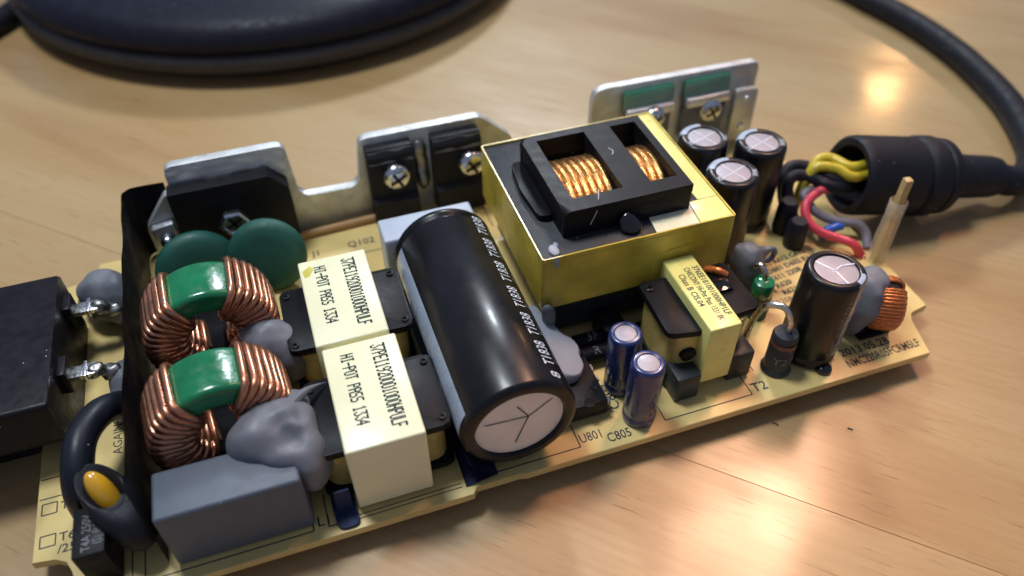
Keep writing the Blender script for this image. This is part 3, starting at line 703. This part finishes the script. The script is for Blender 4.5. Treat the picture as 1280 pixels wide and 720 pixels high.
# ------------------------------------------------------------------ main transformer
x0, x1, y0, y1, zt = 85.6, 121.7, 24.0, 58.8, 22.0
bm = new(); box(bm, x0+.5, x1-.5, y0+.5, y1-.5, 10.6, zt-.15, .2); box(bm, x0+2.5, x1-1.5, y0+2, y1-1.5, 1.8, 10.5, .3)
tf = obj('main_transformer', bm, 'ferrite', PS, label='large square transformer wrapped in yellow tape with a black bobbin on top')
bm = new()
o_, i_ = [(x0, y0), (x1, y0), (x1, y1), (x0, y1)], [(x0+.3, y0+.3), (x1-.3, y0+.3), (x1-.3, y1-.3), (x0+.3, y1-.3)]
O_, I_ = roundpoly(o_, .5, 3), roundpoly(i_, .35, 3); zz = (10.5, 14, 18, zt+.22)
ro_ = [[bm.verts.new((p[0]+.12*noise.noise(Vector((p[0]*.2, p[1]*.2, z*.3))), p[1], z)) for p in O_] for z in zz]
ri_ = [[bm.verts.new((p[0], p[1], z)) for p in I_] for z in (zz[0], zz[-1])]
n = len(O_)
for A, B_ in list(zip(ro_[:-1], ro_[1:]))+[(ro_[-1], ri_[1]), (ri_[1], ri_[0]), (ri_[0], ro_[0])]:
    for k in range(n): bm.faces.new((A[k], A[(k+1) % n], B_[(k+1) % n], B_[k]))
obj('side_tape', bm, 'tape', tf)
for a0_, a1_, za, zc in ((x0+.6, 109.5, 14.6, 21.4), (106.0, x1-.6, 10.9, 17.8)):   # loose tape ends on the front face
    bm = new(); prism(bm, [(a0_, za), (a1_, za+.15), (a1_-.5, (za+zc)/2), (a1_+.2, zc), (a0_, zc-.1)], 'y', y0-(.10 if za > 12 else .16), y0+.05); obj('tape_end', bm, 'tape', tf)
bm = new(); prism(bm, [(117.4, 30.2), (x1-.4, 30.2), (x1-.4, y1-.4), (117.4, y1-.4)], 'z', zt-.1, zt+.1, bev=.05); obj('top_tape', bm, 'ylabel', tf)
bm = new(); prism(bm, [(102.5, 55.6), (117.3, 55.6), (117.3, y1-.4), (101.0, y1-.4)], 'z', zt-.1, zt+.06, bev=.05); obj('top_tape', bm, 'paletape', tf)
bm = new(); prism(bm, [(106.6, y0+.4), (114.8, y0+.4), (115.4, 30.0), (107.2, 30.0)], 'z', zt-.1, zt+.12, bev=.05); obj('top_tape', bm, 'paletape', tf)
bm = new(); prism(bm, [(115.0, y0+.4), (x1-.4, y0+.4), (x1-.4, 30.1), (115.6, 30.1)], 'z', zt-.1, zt+.09, bev=.05); obj('top_tape', bm, 'ylabel', tf)
# bobbin: a plate with two windows, skirts all round, rounded front edge
zb = 27.5; bx0, bx1, by0, by1 = 91.0, 114.8, 28.4, 51.2
W1, W2 = (93.6, 103.0, 31.6, 49.4), (108.2, 113.3, 31.6, 49.4)
xs = [bx0, W1[0], W1[1], W2[0], W2[1], bx1]; ys = [by0, W1[2], W1[3], by1]
bm = new(); gv = {}
def V3(i, j, k): 
    if (i, j, k) not in gv: gv[i, j, k] = bm.verts.new((xs[i], ys[j], zb if k else zb-1.6))
    return gv[i, j, k]
holes = {(1, 1), (3, 1)}
for i in range(5):
    for j in range(3):
        if (i, j) in holes: continue
        bm.faces.new([V3(i, j, 1), V3(i+1, j, 1), V3(i+1, j+1, 1), V3(i, j+1, 1)])
        bm.faces.new([V3(i, j, 0), V3(i, j+1, 0), V3(i+1, j+1, 0), V3(i+1, j, 0)])
        for (di, dj, a, b) in ((0, -1, (i, j), (i+1, j)), (1, 0, (i+1, j), (i+1, j+1)), (0, 1, (i+1, j+1), (i, j+1)), (-1, 0, (i, j+1), (i, j))):
            ni, nj = i+di, j+dj
            if (ni, nj) in holes or not (0 <= ni < 5 and 0 <= nj < 3):
                bm.faces.new([V3(*a, 0), V3(*b, 0), V3(*b, 1), V3(*a, 1)])
for v in gv.values():
    if v.co.y == by0 and v.co.z == zb: v.co.y += .0
es = [e for e in bm.edges if all(abs(v.co.z-zb) < 1e-6 for v in e.verts) and (all(v.co.y == by0 for v in e.verts) or all(v.co.x == bx1 for v in e.verts) or all(v.co.x == bx0 for v in e.verts) or all(v.co.y == by1 for v in e.verts))]
bmesh.ops.bevel(bm, geom=es, offset=1.5, segments=6, affect='EDGES', profile=.5)
bob = obj('bobbin', bm, 'black', tf, angle=40)
bm = new()
box(bm, bx0+.06, bx1-.06, by0+.05, by0+1.6, 18.5, zb-1.4, .1); box(bm, bx0+.06, bx1-.06, by1-1.6, by1-.05, 18.5, zb-1.4, .1)
box(bm, bx0+.04, bx0+1.4, by0+1.7, by1-1.7, 18.5, zb-1.4, .1); box(bm, bx1-1.4, bx1-.04, by0+1.7, by1-1.7, 18.5, zb-1.4, .1)
box(bm, 103.1, 108.1, 32, 49.2, 20, zb-1.62, .1)
obj('bobbin_skirt', bm, 'black', tf)
bm = new(); prism(bm, roundpoly([(88.6, 34), (90.95, 33.4), (90.95, 50.5), (88.9, 50), (88.0, 42)], .8), 'z', 20, 23.2, bev=.3); obj('bobbin_ear', bm, 'black', tf)
# windings: litz turns round a horizontal axis, seen through the windows
def barrel(xa, xb, n, cy, cz, rad, wr, twist):
    bm = new()
    for k in range(n):
        xc = xa+(xb-xa)*(k+.5)/n; pts = []
        for i in range(30):
            a = R(-10+200*i/29); pts.append((xc+twist*(i/29-.5), cy-rad*math.cos(a), cz+rad*math.sin(a)))
        tube(bm, pts, wr, 10)
        for q in range(6):   # strands twisted round each turn
            sp_ = []
            for i in range(60):
                a = R(-10+200*i/59); t = i*.10+q*2*PI/6
                sp_.append((xc+twist*(i/59-.5)+math.cos(t)*wr*.62, cy-(rad+math.sin(t)*wr*.62)*math.cos(a), cz+(rad+math.sin(t)*wr*.62)*math.sin(a)))
            tube(bm, sp_, wr*.46, 6)
    return bm
obj('copper_winding', barrel(93.5, 103.1, 7, 40.2, 14.0, 11.6, .68, .9), 'goldcopper', tf, angle=80)
obj('copper_winding', barrel(107.8, 113.6, 4, 40.2, 14.0, 11.2, .72, 2.4), 'goldcopper', tf, angle=80)
rp = px(783, 277, 23); rp.y -= .3
blob('resin_blob', [(rp.x, rp.y+.3, 23.3, (1.9, 1.5, 2.0)), (rp.x+.5, rp.y-.9, 22.5, (2.2, 1.6, .9)), (rp.x+1.4, rp.y-.2, 22.7, (1.6, 1.2, 1.0))], 'gloss', tf, amp=.1, vox=.35)
blob('silicone_smear', [(88.4, 26.0, 22.1, (1.0, 1.6, .3)), (89.2, 27.2, 22.1, (.5, .8, .25)), (88.2, 24.0, 21, (.7, .3, 1.2))], 'gluecut', tf, amp=.15, vox=.25, smooth=2)
bm = new(); tube(bm, spline([(98.8, 32.4, 27.55), (98.0, 30.6, 27.6), (97.0, 28.5, 26.6), (95.7, 28.1, 24.0)], 6), .09, 5)
tube(bm, spline([(105.2, 43.0, 27.58), (105.6, 41.8, 27.58), (105.0, 40.8, 27.58)], 5), .10, 5); obj('hair', bm, 'frost', tf)
blob('silicone_glue', [(85.6, 19.5, 6.5, (2.6, 5.2, 4.6)), (86.6, 14.8, 5.4, (3.4, 3.6, 3.2)), (84.8, 24.5, 7.5, (1.6, 3, 4.2)), (87.6, 18, 4.6, (3, 3.4, 3.6))], 'gluecut', PS,
     'flat cut patch of pale grey glue between the large capacitor and the chip', amp=.2, cut=((86.5, 18, 7.4), (.35, -.12, 1)))
blob('silicone_glue', [(86.8, 23.2, 8.8, (1.3, 1.2, 3.4)), (86.2, 22.8, 11.6, (1.2, .7, 1.6))], 'glue', PS, 'dark glue tail climbing the corner of the large transformer', amp=.25, vox=.3)

# ------------------------------------------------------------------ chip and resistors
bm = new(); box(bm, 84.3, 91.4, 6.4, 17.0, .8, 4.2, .25, top=.15); ic = obj('control_chip', bm, 'epoxy', PS, label='black eight pin chip above the U801 print')
bm = new()
for k in range(4):
    for x, s in ((91.3, 1), (84.4, -1)):
        y = 7.8+k*2.54; box(bm, x+(0 if s > 0 else -.9), x+(.9 if s > 0 else 0), y-.6, y+.6, 1.9, 2.3); box(bm, x+s*.75-.18, x+s*.75+.18, y-.5, y+.5, .05, 1.9)
obj('chip_legs', bm, 'darklead', ic)
bm = new(); lathe(bm, [(.9, 0), (.75, .03), (0, .04)], (88.0, 7.0, 4.2), n=20); lathe(bm, [(.75, 0), (.6, .05), (.55, .03), (0, .03)], (89.8, 9.4, 4.2), n=20); obj('chip_notch', bm, 'black', ic)
for y, s, lb in ((21.6, '3F', 'black axial resistor under the edge of the large transformer'), (18.3, 'R', 'black axial resistor next to the C802 capacitor')):
    bm = new(); lathe(bm, [(0, 0), (1.3, 0), (1.55, .3), (1.55, 6.4), (1.3, 6.7), (0, 6.7)], (91.0, y, 2.0), (1, 0, 0), n=24); r_ = obj('axial_resistor', bm, 'black', PS, label=lb)
    bm = new(); tube(bm, [(97.6, y, 2), (99.6, y, 2), (100, y, 1.5), (100, y, .05)], .4, 8); obj('lead', bm, 'pin', r_)
    def rw(tx, ty, y=y): 
        t = R(60)-ty/1.55; return Vector((93.4+tx, y-1.6*math.cos(R(70)+ty/1.55-.4), 2+1.6*math.sin(R(70)+ty/1.55-.4)))
    text('printed_text', s, 1.6, (0, 0, 0), X, Y_, 'fadeink', r_, wrap=rw)
bm = new(); box(bm, 96.5, 101.0, 20.0, 26, .1, 5.2, .5); obj('optocoupler', bm, 'epoxy', PS, label='black block half hidden under the large transformer')

# ------------------------------------------------------------------ small transformer T2
bm = new(); box(bm, 107.9, 113.7, 5.7, 23.4, 2.6, 16.0, .3, 3); t2b = obj('small_transformer', bm, 'ylabel', PS, label='small transformer with a yellow printed label band near the T2 print')
fl = roundpoly([(102.2, 9.0), (107.85, 7.9), (107.85, 21.4), (102.6, 21.6)], [1, .2, .2, 1]); fr = roundpoly([(113.75, 9.4), (119.8, 9.8), (119.6, 21.6), (113.75, 21.4)], [.2, 1, 1, .2])
for q in (fl, fr):
    bm = new(); prism(bm, q, 'z', 12.6, 13.9, bev=.25); obj('bobbin_flange', bm, 'black', t2b)
    bm = new(); prism(bm, q, 'z', 2.4, 3.6, bev=.2); obj('bobbin_flange', bm, 'black', t2b)
bm = new(); prism(bm, roundpoly([(103.6, 8.6), (107.8, 8.2), (107.8, 21), (103.6, 21.2), (102.6, 15)], [2.6, .3, .3, 2.6, 3]), 'z', 3.6, 12.6); obj('tape_wound_coil', bm, 'wound', t2b, angle=60)
bm = new(); prism(bm, roundpoly([(113.8, 8.4), (118.2, 9.4), (119, 15), (118.2, 21), (113.8, 21)], [.3, 2.6, 3, 2.6, .3]), 'z', 3.6, 12.6); obj('tape_wound_coil', bm, 'wound', t2b, angle=60)
bm = new(); box(bm, 103.2, 107.7, 4.9, 9.6, .1, 6.0, .4); obj('ferrite_foot', bm, 'ferrite', t2b)
bm = new(); box(bm, 114.0, 118.6, 6.2, 11.0, .1, 6.6, .4); obj('ferrite_foot', bm, 'ferrite', t2b)
bm = new(); box(bm, 101.6, 119.6, 10.2, 22.6, .1, 2.3, .3); obj('bobbin_base', bm, 'black', t2b)
bm = new(); lathe(bm, [(1.5, 0), (1.4, .8), (1.1, 1.0), (0, 1.0)], (106.2, 8.6, 8.4), (0, -1, 0), n=20); obj('winding_plug', bm, 'black', t2b)
bm = new(); lathe(bm, [(.75, 0), (.75, .3), (.4, .35), (.35, .05), (0, .05)], (103.9, 19.6, 13.9), n=16); obj('bobbin_boss', bm, 'black', t2b)
q = px(893, 345, 14.6); bm = new(); tube(bm, spline([(115.2, 20.6, 13.8), (115.4, 20.2, 14.6), (116.6, 19.0, 14.9), (118.0, 18.0, 14.3)], 6), .62, 10); obj('copper_strap', bm, 'orangewire', t2b)
bm = new(); box(bm, 114.6, 117.4, 14.6, 17.8, 13.9, 14.5, .1); obj('resin_patch', bm, 'gloss', t2b)
for i, (s, l) in enumerate((('Class B CIS.04', 8.0), ('CHICONY Hi-Pot Pass 1331 8K', 13.0), ('376EE181001\u25a1\u25a1\u25a1HP1LF', 12.2))):
    text('printed_text', s.replace('\u25a1', '0'), 1.12, (108.8+i*1.6, 20.6-(.2 if i else 1.4), 16.0), (0, -1, 0), (1, 0, 0), 'labink', t2b, squash=l, bold=.02)

# ------------------------------------------------------------------ upright axial parts at the output end
bm = new(); lathe(bm, [(0, .05), (2.6, .05), (2.7, .4), (2.45, .9), (2.3, 1.1), (2.3, 8.6), (2.0, 9.1), (0, 9.2)], (124.0, 6.2, 0), (.02, .03, 1), n=32); dz = obj('rectifier_diode', bm, 'ferrite', PS, label='dark grey upright diode with a bent wire hook on top')
bm = new(); lathe(bm, [(2.33, 0), (2.33, .9)], (124.02, 6.25, 6.9), n=32); obj('band', bm, 'brownband', dz)
bm = new(); tube(bm, spline([(124.3, 6.5, 9.0), (124.4, 6.8, 11.6), (123.8, 7.8, 13.6), (122.4, 9.2, 13.8), (121.2, 10.6, 12), (120.6, 11.6, 7), (120.5, 11.8, .05)], 7), .62, 12); obj('lead', bm, 'pin', dz)
text('printed_text', 'Y270', 1.7, (0, 0, 0), X, Y_, 'fadeink', dz, wrap=lambda tx, ty: Vector((124+2.36*math.sin((tx-2.0)/2.3-.25), 6.2-2.36*math.cos((tx-2.0)/2.3-.25), 3.2+ty)))
bm = new(); lathe(bm, [(0, .05), (2.0, .05), (2.0, 5.2), (1.9, 5.6)], (127.6, 19.0, 0), n=28); gr = obj('upright_resistor', bm, 'disc', PS, label='green capped upright resistor beside the small transformer')
bm = new(); lathe(bm, [(1.95, 5.5), (2.05, 5.8), (2.05, 7.9), (1.8, 8.7), (1.0, 9.1), (0, 9.2)], (127.6, 19.0, 0), n=28); obj('green_cap', bm, 'green', gr)
bm = new(); lathe(bm, [(2.04, 4.3), (2.04, 5.3)], (127.6, 19.0, 0), n=28); obj('band', bm, 'brownband', gr)
bm = new(); tube(bm, spline([(127.6, 19.0, 9.0), (127.5, 19.3, 10.6), (126.9, 20.5, 11.6), (126.6, 21.6, 10.4)], 6), .5, 10); obj('lead', bm, 'pin', gr)
blob('silicone_glue', [(127.6, 25.0, 8, (3.2, 3.4, 4.6)), (128.6, 23.6, 4, (3.2, 3.2, 4.2)), (130.6, 25.2, 9.6, (2.0, 1.4, 1.3)), (126.6, 26.4, 10.4, (2.2, 1.8, 1.6))], 'glue', PS, 'grey silicone glue lump behind the green capped resistor', amp=.4)
bm = new(); pts = [Vector((131.8+1.5*math.cos(t), 25.0, 8.8+1.5*math.sin(t))) for t in [2*PI*i/20 for i in range(20)]]; tube(bm, pts, .6, 8, closed=True); obj('glue_ring', bm, 'glue', PS, label='small loop of grey glue beside the green capped resistor', angle=80)
# output inductor
ind = toroid((147.0, 9.2, 6.0), 4.4, 2.2, 2.3, 20, .38, 'orangewire', 'black', 'output_inductor', 'small orange wound toroid inductor half covered in grey glue', gap=12, yawd=62)
bm = new(); box(bm, 142, 148.6, 6.4, 12.4, .05, .9, .3); obj('base', bm, 'black', ind)
blob('silicone_glue', [(142.6, 10.0, 7.4, (2.9, 4.2, 5.4)), (141.0, 10.0, 4.6, (2.8, 3.6, 4.6)), (144.8, 11.4, 10.2, (3.0, 3.4, 2.4))], 'glue', PS, 'grey silicone glue over the orange wound inductor', amp=.35)
# stick with a clear tube
bm = new(); prism(bm, [(157.6, 23.6), (159.0, 23.4), (159.2, 24.8), (157.8, 25.0)], 'z', .02, 20.6, bev=.12); stc = obj('light_pipe', bm, 'amber', PS, label='thin amber stick in a clear tube standing at the edge of the board')
bm = new(); lathe(bm, [(1.75, .05), (1.8, 6), (1.65, 12), (1.75, 15.4), (1.55, 15.6), (1.45, 12)], (158.4, 24.2, 0), n=18); obj('clear_tube', bm, 'cleartube', stc, angle=60)

# black sleeved posts where the output wires land
for x, y, h in ((145.6, 38.6, 8.0), (145.2, 33.8, 6.6)):
    bm = new(); lathe(bm, [(0, .05), (2.0, .05), (2.2, 1), (2.1, h-1), (1.5, h), (0, h)], (x, y, 0), n=24)
    obj('wire_post', bm, 'satin', PS, label='short black sleeved post where an output wire is soldered' , group='sleeved wire posts')

# ------------------------------------------------------------------ output cable
OCB = bpy.data.objects.new('output_cable', None); COL.objects.link(OCB); OCB.location = w((178, 41, TAB))
OCB['label'] = 'black output cable with a rubber strain relief and coloured wires, looping behind'; OCB['category'] = 'cable'
m0, m1 = px(1057, 219, 8.4), px(1246, 221, 1.6); ax = (m1-m0).normalized(); kb = (m1-m0).length/39.2
bm = new(); lathe(bm, [(q[0]*.93, q[1]*(kb if q[1] > 12 else 1)) for q in [(0, 10.0), (5.8, 10.0), (6.4, 4), (6.9, .4), (7.5, 0), (8.4, .1), (9.0, .8), (9.15, 2), (9.1, 14.6), (8.6, 15.0), (8.5, 15.4), (9.0, 15.8), (9.4, 16.4), (9.45, 19.2), (9.0, 19.8), (8.6, 20.0), (8.6, 20.6),
      (9.0, 21), (8.9, 22.8), (8.2, 23.6), (6.6, 24.0), (5.6, 24.4), (5.35, 26), (5.0, 36.5), (4.7, 38.2), (4.0, 39), (3.3, 39.2), (0, 39.2)]], m0, ax, n=56)
under(obj('strain_relief', bm, 'satin', angle=35), OCB)
e0 = m1-ax*1.0
cp = [e0, px(1264, 226, 1.0), px(1284, 219, 0), px(1291, 199, -1.2), px(1284, 170, -1.5), px(1259, 128, -1.5), px(1226, 93, -1.5), px(1190, 62, -1.5), px(1140, 28, -1.5), px(1085, -1, -1.5), px(1020, -32, -1.5), px(900, -75, -1.5)]
bm = new(); tube(bm, spline(cp, 10), 3.45, 20); under(obj('cable_jacket', bm, 'satin', angle=60), OCB)
mc = m0+ax*8
def wire(pts, r, m_, name):
    bm = new(); tube(bm, spline(pts, 8), r, 12); return under(obj(name, bm, m_, angle=80), OCB)
P = px
wire([mc+Vector((0, 1, 3.6)), P(1066, 209, 12.0), P(1040, 198, 12.2), P(1024, 199, 12.0), P(1014, 212, 10.5), P(1004, 236, 6), P(1001, 252, 3)], 1.08, 'yellowwire', 'yellow_wire')
wire([mc+Vector((0, -1, 2.2)), P(1068, 221, 10.8), P(1046, 211, 11.8), P(1022, 209, 11.8), P(1008, 223, 9.4), P(998, 244, 5), P(994, 256, 2)], 1.08, 'yellowwire', 'yellow_wire')
wire([mc+Vector((0, 0, 0)), P(1050, 226, 9.5), P(1025, 214, 10.2), P(1000, 207, 10.4), P(984, 212, 9.8), P(979, 228, 8), P(980, 250, 4.5), P(984, 268, 2)], 1.3, 'satin', 'black_wire')
wire([mc+Vector((0, -1, -1)), P(1045, 234, 9.0), P(1020, 224, 9.6), P(998, 219, 9.8), P(986, 226, 9.2), P(984, 244, 7), P(990, 270, 4), P(997, 290, 2)], 1.3, 'satin', 'black_wire')
wire([mc+Vector((0, -1, -2)), P(1036, 236, 8.5), P(1020, 242, 8), P(1007, 257, 6.6), P(1010, 276, 4.8), P(1026, 290, 3.6), P(1048, 298, 3.2), P(1066, 305, 3), P(1076, 318, .5)], .95, 'redwire', 'red_wire')
wire([mc+Vector((0, -2, -2)), P(1012, 238, 7.5), P(1012, 256, 6), P(1028, 270, 4.5), P(1050, 277, 4), P(1072, 280, 3.6), P(1082, 292, 2), P(1084, 310, .3)], .95, 'greywire', 'grey_wire')
wire([P(1052, 282, 3.4), P(1044, 284, 3.4), P(1034, 288, 3.0), P(1026, 296, 1.0)], .95, 'bluewire', 'blue_wire')

# ------------------------------------------------------------------ crumbs on the table
for u, v, lb in ((969, 529, 'tiny curled dark clipping on the wood in front of the board'), (1063, 536, 'tiny straight dark splinter on the bare wood')):
    p = px(u, v, TAB+.15); bm = new()
    tube(bm, spline([p+Vector((-.35, .3, 0)), p, p+Vector((.1, -.3, .1)), p+Vector((.3, -.6 if u < 1000 else -.25, 0))], 4), .1, 6); obj('clipping', bm, 'crumb', None, label=lb, cat='clipping')
